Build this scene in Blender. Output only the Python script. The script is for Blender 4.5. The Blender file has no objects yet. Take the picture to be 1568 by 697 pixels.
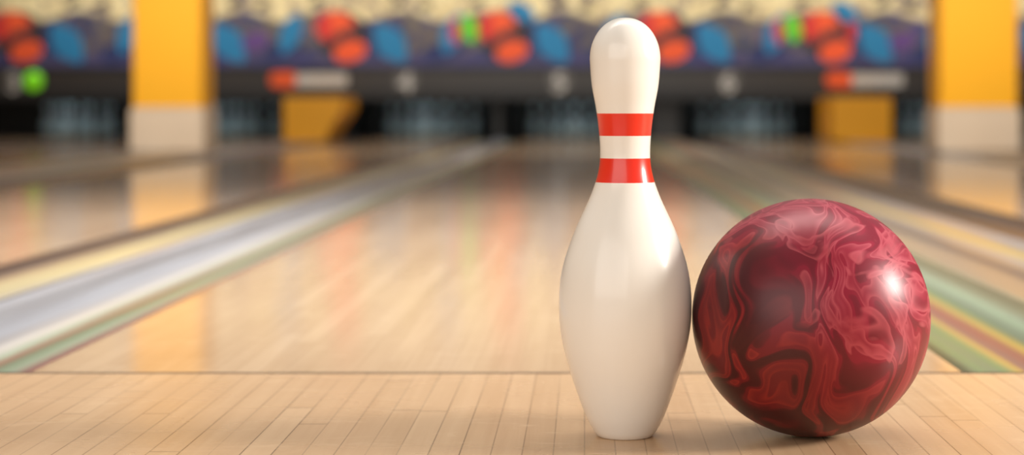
import bpy, bmesh, math, random
from mathutils import Vector, Matrix
random.seed(4)
S = bpy.context.scene
S.view_settings.view_transform = 'Standard'
S.view_settings.look = 'None'

def lin(r, g, b):
    f = lambda c: (c/255/12.92) if c/255 <= 0.04045 else ((c/255+0.055)/1.055)**2.4
    return (f(r), f(g), f(b), 1)

# ---------- node helpers ----------
class NT:
    def __init__(s, name):
        s.m = bpy.data.materials.new(name); s.m.use_nodes = True
        s.t = s.m.node_tree; s.n = s.t.nodes; s.l = s.t.links
        s.b = s.n['Principled BSDF']
    def node(s, typ, **kw):
        n = s.n.new(typ)
        for k, v in kw.items(): setattr(n, k, v)
        return n
    def put(s, inp, v):
        if isinstance(v, bpy.types.NodeSocket): s.l.new(v, inp)
        else: inp.default_value = v
    def math(s, op, a, b=0.0, c=None):
        n = s.node('ShaderNodeMath', operation=op)
        s.put(n.inputs[0], a); s.put(n.inputs[1], b)
        if c is not None: s.put(n.inputs[2], c)
        return n.outputs[0]
    def ramp(s, fac, stops, interp='LINEAR'):
        n = s.node('ShaderNodeValToRGB'); r = n.color_ramp; r.interpolation = interp
        while len(r.elements) < len(stops): r.elements.new(0.5)
        for e, (p, c) in zip(r.elements, stops):
            e.position = p
            e.color = c if not isinstance(c, (int, float)) else (c, c, c, 1)
        s.put(n.inputs[0], fac); return n.outputs[0]
    def mix(s, fac, a, b, blend='MIX'):
        n = s.node('ShaderNodeMix', data_type='RGBA', blend_type=blend)
        s.put(n.inputs[0], fac); s.put(n.inputs[6], a); s.put(n.inputs[7], b)
        return n.outputs[2]
    def noise(s, vec, scale, detail=2, rough=0.5, dist=0.0, out=0):
        n = s.node('ShaderNodeTexNoise')
        s.put(n.inputs['Vector'], vec); n.inputs['Scale'].default_value = scale
        n.inputs['Detail'].default_value = detail; n.inputs['Roughness'].default_value = rough
        n.inputs['Distortion'].default_value = dist
        return n.outputs[out]
    def coord(s, k='Object'):
        return s.node('ShaderNodeTexCoord').outputs[k]
    def sep(s, v):
        n = s.node('ShaderNodeSeparateXYZ'); s.put(n.inputs[0], v); return n.outputs
    def comb(s, x, y, z):
        n = s.node('ShaderNodeCombineXYZ')
        s.put(n.inputs[0], x); s.put(n.inputs[1], y); s.put(n.inputs[2], z); return n.outputs[0]
    def scale(s, v, sc, rot=(0, 0, 0)):
        n = s.node('ShaderNodeMapping'); s.put(n.inputs[0], v)
        n.inputs['Rotation'].default_value = rot
        n.inputs['Scale'].default_value = sc; return n.outputs[0]
    def bump(s, h, strength=0.1, dist=0.01):
        n = s.node('ShaderNodeBump'); n.inputs['Strength'].default_value = strength
        n.inputs['Distance'].default_value = dist; s.put(n.inputs['Height'], h)
        s.l.new(n.outputs[0], s.b.inputs['Normal'])
    def set(s, **kw):
        for k, v in kw.items():
            s.put(s.b.inputs[k.replace('_', ' ')], v)
        return s.m

def plain(name, c, rough=0.5, var=0.06, sc=6, **kw):
    t = NT(name)
    n = t.noise(t.coord(), sc, 3)
    dark = tuple(x*(1-var*3) for x in c[:3])+(1,)
    t.set(Base_Color=t.mix(n, c, dark), Roughness=rough, **kw)
    return t.m

# ---------- wood ----------
def wood(name, light, mid, dark, line, linestr, rough, rvar, spec, ior, bump):
    t = NT(name); co = t.coord(); x, y, z = t.sep(co)[:3]
    bw = 0.0270
    u = t.math('DIVIDE', x, bw); idx = t.math('FLOOR', u); fr = t.math('FRACT', u)
    wn = t.node('ShaderNodeTexWhiteNoise', noise_dimensions='1D'); t.put(wn.inputs['W'], idx)
    yy = t.math('ADD', t.math('DIVIDE', y, 1.15), t.math('MULTIPLY', wn.outputs[0], 7.3))
    seg = t.math('FLOOR', yy)
    wn2 = t.node('ShaderNodeTexWhiteNoise', noise_dimensions='2D')
    t.put(wn2.inputs['Vector'], t.comb(idx, seg, 0.0))
    base = t.ramp(wn2.outputs[0], [(0, dark), (0.2, mid), (0.75, mid), (1, light)])
    base = t.mix(0.55, base, mid)
    grain = t.noise(t.scale(co, (70, 2.2, 1)), 1.0, 5, 0.6, 0.4)
    base = t.mix(0.3, base, t.ramp(grain, [(0.3, dark), (0.7, light)]))
    big = t.noise(t.scale(co, (3.0, 1.2, 1)), 1.0, 4, 0.6)
    base = t.mix(t.math('MULTIPLY', t.ramp(big, [(0.4, 0.0), (0.7, 1.0)]), 0.35), base, light)
    edge = t.math('LESS_THAN', t.math('MINIMUM', fr, t.math('SUBTRACT', 1.0, fr)), 0.022)
    wear = t.ramp(t.noise(t.scale(co, (37, 1.5, 1)), 1.0, 2), [(0.35, 0.25), (0.65, 1.0)])
    base = t.mix(t.math('MULTIPLY', t.math('MULTIPLY', edge, wear), linestr), base, line)
    # short butt joints between board lengths
    fy = t.math('FRACT', yy)
    ends = t.math('LESS_THAN', fy, 0.0022)
    base = t.mix(t.math('MULTIPLY', ends, linestr*0.8), base, line)
    sc = t.ramp(t.noise(t.scale(co, (9, 22, 1)), 1.0, 6, 0.75, 1.0), [(0.56, 0.0), (0.70, 0.6)])
    base = t.mix(sc, base, light)
    rr = t.math('ADD', rough, t.math('MULTIPLY', t.noise(t.scale(co, (4, 8, 1)), 1.0, 4), rvar))
    t.set(Base_Color=base, Roughness=rr, Specular_IOR_Level=spec, IOR=ior)
    if bump: t.bump(t.noise(t.scale(co, (40, 5, 1)), 1.0, 3), bump, 0.003)
    return t.m

M_app = wood('approach_maple', lin(226, 194, 158), lin(202, 166, 128), lin(186, 148, 110), lin(92, 62, 40), 0.75, 0.22, 0.10, 0.4, 1.4, 0.03)
M_lane = wood('lane_maple', lin(220, 194, 166), lin(188, 158, 128), lin(168, 138, 108), lin(126, 94, 66), 0.35, 0.08, 0.06, 0.4, 1.28, 0.0)

# ---------- mesh helpers ----------
def mesh_obj(name, verts, faces, mats, fm=None, smooth=False, parent=None, loc=(0, 0, 0)):
    me = bpy.data.meshes.new(name); me.from_pydata(verts, [], faces)
    for m in mats: me.materials.append(m)
    if fm:
        for p, i in zip(me.polygons, fm): p.material_index = i
    if smooth:
        for p in me.polygons: p.use_smooth = True
    me.update()
    o = bpy.data.objects.new(name, me); S.collection.objects.link(o); o.location = loc
    if parent: o.parent = parent
    return o

def box(name, x0, x1, y0, y1, z0, z1, mat, parent=None, bevel=0.0):
    c = Vector(((x0+x1)/2, (y0+y1)/2, z0))
    bm = bmesh.new(); bmesh.ops.create_cube(bm, size=1)
    for v in bm.verts:
        v.co = Vector((v.co.x*(x1-x0), v.co.y*(y1-y0), (v.co.z+.5)*(z1-z0)))
    if bevel: bmesh.ops.bevel(bm, geom=bm.edges[:], offset=bevel, segments=3, affect='EDGES')
    me = bpy.data.meshes.new(name); bm.to_mesh(me); bm.free(); me.materials.append(mat)
    o = bpy.data.objects.new(name, me); S.collection.objects.link(o); o.location = c
    if parent:
        o.parent = parent; o.location = c - parent.location
    return o

def empty(name, loc=(0, 0, 0)):
    e = bpy.data.objects.new(name, None); S.collection.objects.link(e); e.location = loc
    e.empty_display_size = 0.1; return e

# ---------- pin profile (metres) ----------
IN = 0.0254
prof_in = [(0.0, 1.015), (0.75, 1.414), (2.25, 1.953), (3.375, 2.255), (4.5, 2.383), (5.875, 2.281),
           (7.25, 1.852), (8.625, 1.236), (9.375, 0.985), (10.0, 0.900), (10.875, 0.935), (11.75, 1.047),
           (12.625, 1.203), (13.5, 1.268)]
def hermite(pts, z):
    n = len(pts)
    for i in range(n-1):
        if pts[i][0] <= z <= pts[i+1][0]:
            def tan(j):
                if j == 0: return (pts[1][1]-pts[0][1])/(pts[1][0]-pts[0][0])
                if j == n-1: return 0.07
                return (pts[j+1][1]-pts[j-1][1])/(pts[j+1][0]-pts[j-1][0])
            h = pts[i+1][0]-pts[i][0]; t = (z-pts[i][0])/h
            a, b = pts[i][1], pts[i+1][1]
            return ((2*t**3-3*t**2+1)*a+(t**3-2*t**2+t)*h*tan(i)+(-2*t**3+3*t**2)*b+(t**3-t**2)*h*tan(i+1))
def pin_profile(nb, nt):
    P = [(0.0, 0.0), (0.0, 0.90), (0.012, 0.965), (0.05, 1.01)]
    for i in range(1, nb+1):
        z = 0.05+(13.5-0.05)*i/nb; P.append((z, hermite(prof_in, z)))
    rt = hermite(prof_in, 13.5)
    for i in range(1, nt+1):
        a = math.pi/2*i/nt; P.append((13.5+1.5*math.sin(a), rt*math.cos(a)**0.93 if i < nt else 0.0))
    return [(z*IN, r*IN) for z, r in P]
def revolve(P, seg, ox=0, oy=0, v=None, f=None):
    v = [] if v is None else v; f = [] if f is None else f
    rings = []
    for z, r in P:
        if r == 0: rings.append([len(v)]); v.append((ox, oy, z))
        else:
            rings.append(list(range(len(v), len(v)+seg)))
            for k in range(seg):
                a = 2*math.pi*k/seg; v.append((ox+r*math.cos(a), oy+r*math.sin(a), z))
    for A, B in zip(rings, rings[1:]):
        for k in range(seg):
            k2 = (k+1) % seg
            if len(A) == 1: f.append((A[0], B[k2], B[k]))
            elif len(B) == 1: f.append((A[k], A[k2], B[0]))
            else: f.append((A[k], A[k2], B[k2], B[k]))
    return v, f

def pin_mat(name, white, cream, red, rough):
    t = NT(name); co = t.coord(); z = t.sep(co)[2]
    n = t.noise(t.scale(co, (60, 60, 6)), 1.0, 3)
    w = t.mix(t.math('MULTIPLY', n, 0.25), white, cream)
    band = t.ramp(t.math('DIVIDE', z, 0.4), [(0, 0.0), (0.231/0.4, 1.0), (0.2525/0.4, 0.0), (0.273/0.4, 1.0), (0.293/0.4, 0.0)], 'CONSTANT')
    t.set(Base_Color=t.mix(band, w, red), Roughness=rough, Coat_Weight=0.6, Coat_Roughness=0.12)
    t.bump(t.noise(t.scale(co, (30, 30, 9)), 1.0, 4), 0.08, 0.004)
    return t.m
M_pin = pin_mat('pin_enamel', lin(249, 245, 238), lin(238, 228, 212), lin(236, 40, 8), 0.32)
v, f = revolve(pin_profile(110, 22), 128)
PIN = mesh_obj('bowling_pin', v, f, [M_pin], smooth=True, loc=(0.037, 1.726, 0.0))

# ---------- ball ----------
R = 0.1080
bm = bmesh.new(); bmesh.ops.create_uvsphere(bm, u_segments=160, v_segments=96, radius=R)
me = bpy.data.meshes.new('bowling_ball'); bm.to_mesh(me); bm.free()
t = NT('ball_urethane'); co = t.coord()
def vop(op, a, b):
    n = t.node('ShaderNodeVectorMath', operation=op); t.put(n.inputs[0], a); t.put(n.inputs[1], b); return n.outputs[0]
def vsc(a, k):
    n = t.node('ShaderNodeVectorMath', operation='SCALE'); t.put(n.inputs[0], a); n.inputs['Scale'].default_value = k; return n.outputs[0]
x, y, z = t.sep(co)[:3]
w1 = t.noise(co, 9.0, 1, 0.5, 0.0, 1)
c1 = vop('ADD', co, vsc(vop('SUBTRACT', w1, (0.5, 0.5, 0.5)), 0.12))
w2 = t.noise(c1, 18.0, 1, 0.5, 0.0, 1)
c2 = vop('ADD', c1, vsc(vop('SUBTRACT', w2, (0.5, 0.5, 0.5)), 0.045))
cs = t.scale(c2, (26.0, 11.0, 6.0), (0, math.radians(-30), 0))
n1 = t.noise(cs, 1.0, 2, 0.42, 0.3)
s1 = t.math('SINE', t.math('MULTIPLY', n1, 34.0))
h1 = t.math('ADD', t.math('MULTIPLY', s1, 0.5), 0.5)
n2 = t.noise(vop('ADD', c2, (1.3, 0.7, 2.2)), 17.0, 2, 0.5, 0.7)
n3 = t.noise(vop('ADD', c1, (3.1, 1.7, 0.4)), 9.0, 2, 0.5, 0.5)
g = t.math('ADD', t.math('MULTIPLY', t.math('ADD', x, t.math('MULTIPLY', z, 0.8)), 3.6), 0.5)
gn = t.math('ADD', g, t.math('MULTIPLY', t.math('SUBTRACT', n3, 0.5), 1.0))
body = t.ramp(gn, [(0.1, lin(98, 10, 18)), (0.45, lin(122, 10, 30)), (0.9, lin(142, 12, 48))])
dk = t.ramp(h1, [(0.12, 1.0), (0.34, 0.6), (0.42, 0.0)])
dkm = t.math('MULTIPLY', dk, t.ramp(gn, [(0.25, 0.9), (0.8, 0.3)]))
body = t.mix(dkm, body, lin(56, 4, 12))
st = t.ramp(h1, [(0.66, 0.0), (0.76, 1.0), (0.97, 0.35), (1.0, 0.2)])
msk = t.ramp(n3, [(0.40, 0.35), (0.56, 1.0)])
wisps = t.ramp(n2, [(0.50, 0.0), (0.525, 1.0), (0.60, 0.25), (0.66, 0.0), (0.68, 0.6), (0.74, 0.0)])
wisps = t.math('MULTIPLY', wisps, t.ramp(gn, [(0.40, 0.05), (0.72, 1.0)]))
lt = t.math('MAXIMUM', t.math('MULTIPLY', st, msk), wisps)
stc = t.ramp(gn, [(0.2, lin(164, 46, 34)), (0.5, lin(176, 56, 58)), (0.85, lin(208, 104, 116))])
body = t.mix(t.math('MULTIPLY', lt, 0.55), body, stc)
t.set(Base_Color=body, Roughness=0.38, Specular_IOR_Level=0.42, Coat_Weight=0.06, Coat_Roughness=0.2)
t.bump(t.noise(co, 150, 3), 0.03, 0.001)
me.materials.append(t.m)
hole = plain('ball_hole_dark', lin(25, 10, 14), 0.6)
me.materials.append(hole)
BALL = bpy.data.objects.new('bowling_ball', me); S.collection.objects.link(BALL)
BALL.location = (0.2062, 1.728, R)
cutters = []
base = Vector((0.35, 0.8, 0.5)).normalized()
side = base.cross(Vector((0, 0, 1))).normalized(); up = side.cross(base)
for dx, dz, r in ((-0.017, 0.03, 0.0125), (0.017, 0.03, 0.0125), (0.0, -0.045, 0.0145)):
    d = (base*R+side*dx+up*dz).normalized()
    bmc = bmesh.new(); bmesh.ops.create_cone(bmc, cap_ends=True, segments=40, radius1=r, radius2=r, depth=0.08)
    mc = bpy.data.meshes.new('cut'); bmc.to_mesh(mc); bmc.free()
    mc.materials.append(hole)
    oc = bpy.data.objects.new('cut', mc); S.collection.objects.link(oc)
    oc.rotation_euler = d.to_track_quat('Z', 'Y').to_euler(); oc.location = BALL.location+d*R
    cutters.append(oc)
    md = BALL.modifiers.new('h', 'BOOLEAN'); md.operation = 'DIFFERENCE'; md.solver = 'EXACT'; md.object = oc
bpy.context.view_layer.update()
dg = bpy.context.evaluated_depsgraph_get()
nm = bpy.data.meshes.new_from_object(BALL.evaluated_get(dg))
BALL.modifiers.clear(); BALL.data = nm
for p in nm.polygons:
    p.use_smooth = abs(p.center.length-R) < 0.0012 and len(p.vertices) <= 4
for o in cutters: bpy.data.objects.remove(o)
nm.name = 'bowling_ball'

# ---------- floor / lanes ----------
FOUL = 2.14; END = 20.75
box('floor', -7.48, 7.48, -3.5, FOUL-0.004, -0.10, 0.0, M_app)
M_sub = plain('subfloor_dark', lin(40, 32, 28), 0.8)
box('subfloor', -7.48, 7.48, FOUL-0.004, 22.85, -0.25, -0.101, M_sub)
LW = 1.0541
lanes = [-5.40, -3.85, -1.655, -0.0997, 1.74, 3.75, 5.31]
for c in lanes:
    box('bowling_lane', c-LW/2, c+LW/2, FOUL+0.003, END, -0.10, 0.0, M_lane)
M_foul = plain('foul_line_black', lin(52, 36, 28), 0.4)
box('foul_line', -7.48, 7.48, FOUL-0.004, FOUL+0.003, -0.10, 0.0004, M_foul)

# ---------- gutters ----------
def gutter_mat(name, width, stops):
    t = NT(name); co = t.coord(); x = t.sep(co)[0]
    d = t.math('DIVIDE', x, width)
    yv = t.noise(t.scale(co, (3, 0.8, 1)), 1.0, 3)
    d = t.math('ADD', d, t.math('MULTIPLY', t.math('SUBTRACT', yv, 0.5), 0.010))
    c = t.ramp(d, stops)  # reflection streaks on the grey plastic are painted here as base-colour stripes
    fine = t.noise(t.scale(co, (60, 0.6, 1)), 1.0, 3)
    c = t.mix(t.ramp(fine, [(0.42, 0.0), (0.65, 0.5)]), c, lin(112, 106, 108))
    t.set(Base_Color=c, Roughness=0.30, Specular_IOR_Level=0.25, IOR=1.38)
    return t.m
def strip(x0, x1, mirror, stops):
    """trough pair with a capped divider between two lanes"""
    x0 += 0.0006; x1 -= 0.0006
    w = x1-x0; gw = 0.225 if w < 0.7 else 0.235; n = 14
    pts = [(0, -0.002)]
    dep = 0.032
    for i in range(1, n):
        a = math.pi*i/n; pts.append((gw*(1-math.cos(a))/2, -0.004-dep*math.sin(a)))
    pts += [(gw, -0.002), (gw+0.004, 0.006), (gw+0.010, 0.008), (w-gw-0.010, 0.008), (w-gw-0.004, 0.006), (w-gw, -0.002)]
    for i in range(1, n):
        a = math.pi*i/n; pts.append((w-gw+gw*(1-math.cos(a))/2, -0.004-dep*math.sin(a)))
    pts += [(w, -0.002)]
    y0, y1 = FOUL+0.003, END
    V = []; F = []
    N = len(pts)
    for (px, pz) in pts: V += [(px, 0, pz), (px, y1-y0, pz), (px, 0, -0.10), (px, y1-y0, -0.10)]
    for i in range(N-1):
        a, b = 4*i, 4*(i+1)
        F.append((a, b, b+1, a+1)); F.append((a, a+2, b+2, b)); F.append((a+1, b+1, b+3, a+3)); F.append((a+2, a+3, b+3, b+2))
    F.append((0, 1, 3, 2)); e = 4*(N-1); F.append((e, e+2, e+3, e+1))
    if mirror:
        V = [(w-x, y, z) for x, y, z in V]
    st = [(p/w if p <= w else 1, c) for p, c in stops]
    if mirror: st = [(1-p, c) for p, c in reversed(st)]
    m = gutter_mat('gutter_plastic_painted_reflections', w, st)
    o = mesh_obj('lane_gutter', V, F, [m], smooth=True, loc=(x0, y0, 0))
    bmx = bmesh.new(); bmx.from_mesh(o.data); bmesh.ops.recalc_face_normals(bmx, faces=bmx.faces)
    bmx.to_mesh(o.data); bmx.free()
    o.data.polygons.foreach_set('use_smooth', [True]*len(o.data.polygons))
    md = o.modifiers.new('e', 'EDGE_SPLIT'); md.split_angle = math.radians(35)
    return o
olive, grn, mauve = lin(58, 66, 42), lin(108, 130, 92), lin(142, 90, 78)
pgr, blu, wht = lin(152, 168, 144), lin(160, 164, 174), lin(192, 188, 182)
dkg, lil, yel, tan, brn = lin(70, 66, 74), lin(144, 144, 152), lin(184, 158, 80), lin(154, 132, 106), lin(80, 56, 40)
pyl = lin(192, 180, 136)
left_reflections = [(0.0, olive), (0.035, olive), (0.045, grn), (0.065, mauve), (0.085, mauve), (0.10, pgr), (0.125, grn), (0.14, mauve), (0.15, pgr), (0.17, wht),  # painted reflections of coloured lights, outward from the lane edge
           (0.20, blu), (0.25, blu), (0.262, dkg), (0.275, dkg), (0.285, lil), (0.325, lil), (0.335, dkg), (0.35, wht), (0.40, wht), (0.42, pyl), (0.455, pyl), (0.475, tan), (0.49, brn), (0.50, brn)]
right_reflections = [(0.0, olive), (0.05, olive), (0.07, grn), (0.11, grn), (0.125, yel), (0.135, mauve), (0.16, mauve), (0.175, yel), (0.19, grn), (0.22, pgr), (0.25, tan),  # coloured-light reflections on the right gutters, put into the base colour
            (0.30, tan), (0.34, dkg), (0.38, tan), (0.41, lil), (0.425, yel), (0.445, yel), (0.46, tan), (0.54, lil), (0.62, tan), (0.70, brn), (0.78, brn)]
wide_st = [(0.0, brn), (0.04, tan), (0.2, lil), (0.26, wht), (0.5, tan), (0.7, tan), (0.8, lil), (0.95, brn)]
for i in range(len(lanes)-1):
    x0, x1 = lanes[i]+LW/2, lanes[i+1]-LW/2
    if i == 2: strip(x0, x1, True, left_reflections)
    elif i == 3: strip(x0, x1, False, right_reflections)
    elif x1-x0 < 0.7: strip(x0, x1, False, left_reflections)
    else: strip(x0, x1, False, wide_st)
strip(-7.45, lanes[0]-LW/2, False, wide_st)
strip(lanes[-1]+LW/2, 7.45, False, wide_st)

# ---------- pillars ----------
M_yel = plain('pillar_yellow_paint', lin(250, 178, 10), 0.5, 0.03, 2)
M_wh = plain('pillar_white_paint', lin(222, 200, 174), 0.5, 0.04, 3)
for xa, xb in ((-3.17, -2.69), (2.50, 3.04)):
    cx = (xa+xb)/2
    e = empty('support_pillar', (cx, 13.3, 0.009))
    box('plinth', xa-0.02, xb+0.02, 13.28, 13.77, 0.009, 0.31, M_wh, e, 0.012)
    box('shaft', xa, xb, 13.30, 13.75, 0.31, 3.2, M_yel, e, 0.012)
    box('collar', xa-0.008, xb+0.008, 13.292, 13.758, 0.30, 0.325, M_wh, e, 0.004)
M_yel2 = plain('kickback_yellow', lin(252, 176, 16), 0.45, 0.05, 3)
for cx, s in ((-2.57, 1), (2.63, -1)):
    e = empty('kickback_post', (cx, 17.95, 0.009))
    w = 0.28
    prof = [(-w, 0), (w, 0), (w, 0.42), (-w, 0.42)]
    if s == 1: prof = [(-w, 0), (w-0.16, 0), (w-0.12, 0.12), (w, 0.30), (w, 0.42), (-w, 0.42)]
    V = [(x, 0, z) for x, z in prof]+[(x, 1.1, z) for x, z in prof]; n = len(prof)
    F = [tuple(range(n)), tuple(reversed(range(n, 2*n)))]+[(i, i+n, (i+1) % n+n, (i+1) % n) for i in range(n)]
    mesh_obj('panel', V, F, [M_yel2], parent=e)

# ---------- masking unit ----------
MY = 19.15
mu = empty('masking_unit', (0, MY, 0.43))
t = NT('mural_print'); co = t.coord(); x, y, z = t.sep(co)[:3]
wav = t.math('MULTIPLY', t.math('SINE', t.math('MULTIPLY', x, 7.7)), 0.05)
n = t.noise(t.scale(co, (1.6, 1, 2.4)), 1.6, 3, 0.6, 0.8)
n3 = t.noise(t.scale(co, (1, 1, 1)), 5.0, 2, 0.5, 1.2)
lowc = t.ramp(n, [(0.30, lin(26, 24, 36)), (0.42, lin(42, 44, 88)), (0.50, lin(88, 76, 72)), (0.58, lin(24, 46, 70)), (0.64, lin(54, 52, 106)), (0.74, lin(86, 58, 92))])
lowc = t.mix(t.ramp(n3, [(0.50, 0.0), (0.58, 0.8)]), lowc, lin(100, 90, 76))
hic = t.ramp(n3, [(0.40, lin(216, 200, 152)), (0.56, lin(196, 176, 128)), (0.62, lin(90, 80, 96)), (0.7, lin(190, 172, 128))])
zz = t.math('ADD', z, wav)
msk = t.ramp(zz, [(0.50, 0.0), (0.54, 1.0)])
bot = t.ramp(z, [(0.12, 1.0), (0.16, 0.0)])
lowc = t.mix(t.math('MULTIPLY', bot, 0.7), lowc, lin(48, 44, 98))
t.set(Base_Color=t.mix(msk, lowc, hic), Roughness=0.6)
M_mural = t.m
box('mural_panel', -7.4, 7.4, MY, MY+0.05, 0.735, 1.95, M_mural, mu)
mats = {'or': plain('print_orange', lin(222, 78, 26), .6), 'rd': plain('print_red', lin(190, 30, 30), .6),
        'bl': plain('print_blue', lin(10, 112, 158), .6), 'db': plain('print_navy', lin(24, 36, 86), .6),
        'gr': plain('print_green', lin(92, 186, 30), .6), 'bk': plain('print_black', lin(34, 26, 32), .6),
        'pu': plain('print_purple', lin(86, 54, 116), .6)}
keys = list(mats); V = []; F = []; FM = []; lay = [0]
def blob(cx, cz, rx, rz, rot, k, leaf=0.0):
    lay[0] += 1; y = -0.002-0.0004*(lay[0] % 24); s = len(V); n = 28
    for i in range(n):
        a = 2*math.pi*i/n; px, pz = rx*math.cos(a), rz*math.sin(a)*(1-leaf*abs(math.cos(a))**1.5)
        V.append((cx+px*math.cos(rot)-pz*math.sin(rot), y, cz+px*math.sin(rot)+pz*math.cos(rot)-0.43))
    F.append(tuple(range(s, s+n))); FM.append(keys.index(k))
for i in range(8):
    lay[0] = 0
    cx = -5.78+1.635*i
    blob(cx+0.40, 1.02, 0.16, 0.19, 0.3, 'db')
    blob(cx-0.55, 0.90, 0.2, 0.10, 0.3, 'db')
    blob(cx+0.07, 1.05, 0.25, 0.25, 0.3, 'bk')
    blob(cx+0.55, 0.98, 0.24, 0.15, -0.9, 'bl', 0.45)
    blob(cx-0.46, 1.08, 0.22, 0.11, 1.2, 'bl', 0.4)
    blob(cx-0.01, 1.14, 0.20, 0.165, 0.0, 'or')
    blob(cx-0.12, 1.14, 0.07, 0.14, 0.1, 'rd')
    blob(cx+0.06, 1.05, 0.17, 0.05, 0.5, 'bk')
    blob(cx+0.14, 0.90, 0.17, 0.11, 0.25, 'or')
    if i in (1, 5): blob(cx+0.82, 1.0, 0.14, 0.1, 0.3, 'pu'); blob(cx+0.3, 1.10, .05, .10, 0, 'rd')
    if i in (3, 5):
        blob(cx-0.29, 1.13, 0.09, 0.14, 0.2, 'gr'); blob(cx-0.43, 1.10, 0.05, 0.13, 0, 'rd')
        blob(cx+0.24, 1.30, 0.16, 0.09, -0.6, 'bl', .3)
    blob(cx+0.10, 1.72, 0.17, 0.15, 0, 'or'); blob(cx-0.5, 1.7, 0.16, 0.12, .5, 'bl', .3)
    blob(cx+0.62, 1.40, 0.08, 0.04, .5, 'bk'); blob(cx+0.9, 1.36, 0.07, 0.04, .2, 'bk'); blob(cx-0.2, 1.40, 0.07, 0.04, .2, 'bk')
mesh_obj('mural_print', V, F, [mats[k] for k in keys], FM, parent=mu)
M_dark = plain('masking_charcoal', lin(42, 37, 34), 0.4)
M_dk2 = plain('masking_black', lin(16, 14, 15), 0.5)
box('lower_fascia', -7.4, 7.4, MY-0.04, MY+0.05, 0.52, 0.735, M_dark, mu, 0.006)
box('lower_lip', -7.4, 7.4, MY-0.06, MY+0.05, 0.41, 0.52, M_dk2, mu, 0.006)
box('trim_rail', -7.4, 7.4, MY-0.055, MY+0.0, 0.70, 0.745, M_dk2, mu)
M_plate = plain('number_plate_grey', lin(84, 80, 76), 0.4)
M_lt = plain('lightbox_white', lin(170, 166, 160), 0.4)
M_or = plain('sign_orange', lin(216, 84, 32), 0.4)
def digit(txt, x, z, sz, m, y):
    cu = bpy.data.curves.new('digit', 'FONT'); cu.body = txt; cu.size = sz; cu.extrude = 0.004; cu.align_x = 'CENTER'
    cu.offset = 0.006
    o = bpy.data.objects.new('digit', cu); S.collection.objects.link(o); cu.materials.append(m)
    o.parent = mu; o.location = (x, y-MY, z-0.43); o.rotation_euler = (math.pi/2, 0, 0)
for i, c in enumerate([-5.75, -1.80, -0.25, 1.45, 4.9]):
    box('number_plate', c-0.11, c+0.11, MY-0.055, MY-0.041, 0.47, 0.73, M_plate, mu)
    digit(str(i+3), c, 0.49, 0.28, M_lt, MY-0.058)
for c in (-2.75, 2.85):
    box('lightbox', c-0.16, c+0.36, MY-0.075, MY-0.041, 0.54, 0.67, M_lt, mu, 0.005)
    box('lightbox_logo', c-0.42, c-0.14, MY-0.078, MY-0.041, 0.53, 0.69, M_or, mu, 0.03)

gl = empty('green_indicator_lamp', (-5.55, MY-0.06, 0.60))
t = NT('green_lens'); t.set(Base_Color=lin(100, 180, 10), Roughness=0.4, Emission_Color=lin(120, 205, 10), Emission_Strength=0.42)
bm = bmesh.new(); bmesh.ops.create_uvsphere(bm, u_segments=32, v_segments=16, radius=0.10)
for vv in bm.verts: vv.co.y *= 0.5
m2 = bpy.data.meshes.new('lens'); bm.to_mesh(m2); bm.free(); m2.materials.append(t.m)
for p in m2.polygons: p.use_smooth = True
o = bpy.data.objects.new('lens', m2); S.collection.objects.link(o); o.parent = gl
bm = bmesh.new(); bmesh.ops.create_cone(bm, cap_ends=True, segments=32, radius1=0.12, radius2=0.115, depth=0.04, matrix=Matrix.Rotation(math.pi/2, 4, 'X'))
m2 = bpy.data.meshes.new('bezel'); bm.to_mesh(m2); bm.free(); m2.materials.append(M_dk2)
o = bpy.data.objects.new('bezel', m2); S.collection.objects.link(o); o.parent = gl; o.location = (0, 0.01, 0)

# ---------- pits ----------
M_pitpin = pin_mat('rack_pin_enamel_shaded', lin(170, 188, 196), lin(150, 168, 174), lin(120, 40, 30), 0.35)  # greyer, bluish copy of the pin material; pit dimness put into its colour
for c in lanes:
    V = []; F = []
    P = pin_profile(26, 6)
    for r in range(4):
        for k in range(r+1):
            revolve(P, 24, (k-r/2)*0.3048, r*0.264, V, F)
    mesh_obj('bowling_pin_rack', V, F, [M_pitpin], smooth=True, loc=(c, 19.85, 0))
M_kick = plain('kickback_black', lin(18, 16, 16), 0.5)
for i in range(len(lanes)-1):
    a, b = lanes[i]+LW/2, lanes[i+1]-LW/2
    m = (a+b)/2
    hw = max(0.03, (b-a)/2-0.25)
    box('pit_divider', m-hw, m+hw, 19.25, 21.4, 0.009, 0.9, M_kick, None, 0.004)
box('pit_curtain', -7.4, 7.4, 21.45, 21.5, -0.10, 1.9, M_kick)

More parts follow.
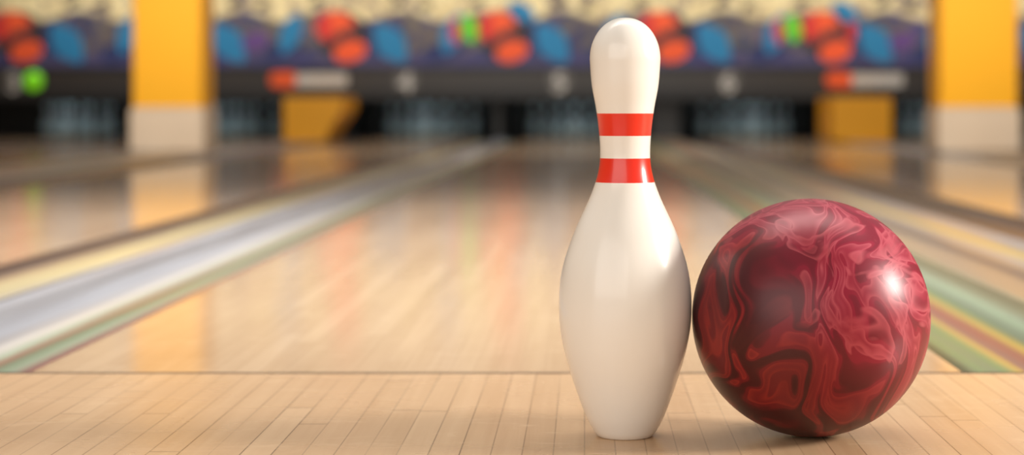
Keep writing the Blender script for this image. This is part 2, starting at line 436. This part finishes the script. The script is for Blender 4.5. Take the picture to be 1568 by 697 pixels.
# ---------- walls ----------
M_wall = plain('wall_cream_paint', lin(214, 190, 156), 0.7, 0.03, 1)
box('wall_back', -7.5, 7.5, 22.9, 23.05, -0.25, 3.3, M_wall)
box('wall_left', -7.65, -7.5, -3.5, 22.9, -0.25, 3.3, M_wall)
box('wall_right', 7.5, 7.65, -3.5, 22.9, -0.25, 3.3, M_wall)
box('bulkhead', -7.45, 7.45, 19.25, 19.35, 1.97, 3.3, M_wall)

# ---------- lights ----------
def area(name, loc, target, sx, sy, power, color, spread=180):
    l = bpy.data.lights.new(name, 'AREA'); l.shape = 'RECTANGLE'; l.size = sx; l.size_y = sy
    l.energy = power; l.color = color; l.spread = math.radians(spread)
    o = bpy.data.objects.new(name, l); S.collection.objects.link(o); o.location = loc
    o.rotation_euler = (Vector(target)-Vector(loc)).to_track_quat('-Z', 'Y').to_euler()
    return o
area('window_light', (2.9, 1.62, 1.18), (0.1, 1.73, 0.1), 0.75, 0.65, 118, (1, 0.94, 0.86))
area('fill_light', (-2.2, -2.8, 1.9), (0.1, 1.7, 0.2), 6.0, 3.4, 130, (1, 0.94, 0.87))  # unseen fill added behind the camera to brighten the pin's left side
area('lane_light', (0, 4.2, 3.1), (0, 4.2, 0), 9, 3.6, 215, (1, 0.94, 0.87), 85)
area('mural_light', (0, 17.2, 3.0), (0, 19.2, 1.2), 12, 0.6, 98, (1, 0.96, 0.9), 80)
area('pillar_light', (0, 10.2, 3.1), (0, 13.3, 0.9), 8, 0.5, 66, (1, 0.95, 0.87), 60)
for c in lanes:
    area('pin_deck_light', (c, 19.45, 0.75), (c, 20.2, 0.1), 0.8, 0.08, 1.9, (0.6, 0.9, 1.0))
W = bpy.data.worlds.new('world'); S.world = W; W.use_nodes = True
W.node_tree.nodes['Background'].inputs[0].default_value = (1.0, 0.92, 0.83, 1)
W.node_tree.nodes['Background'].inputs[1].default_value = 0.36

# ---------- camera ----------
cd = bpy.data.cameras.new('camera'); cam = bpy.data.objects.new('camera', cd); S.collection.objects.link(cam)
cam.location = (0, 0, 0.296); cam.rotation_euler = (math.pi/2, 0, 0)
cd.sensor_width = 36; cd.lens = 66.6
cd.shift_x = -0.0708; cd.shift_y = -0.1138
cd.dof.use_dof = True; cd.dof.focus_distance = 1.67; cd.dof.aperture_fstop = 3.8
cd.clip_start = 0.05; cd.clip_end = 100
S.camera = cam
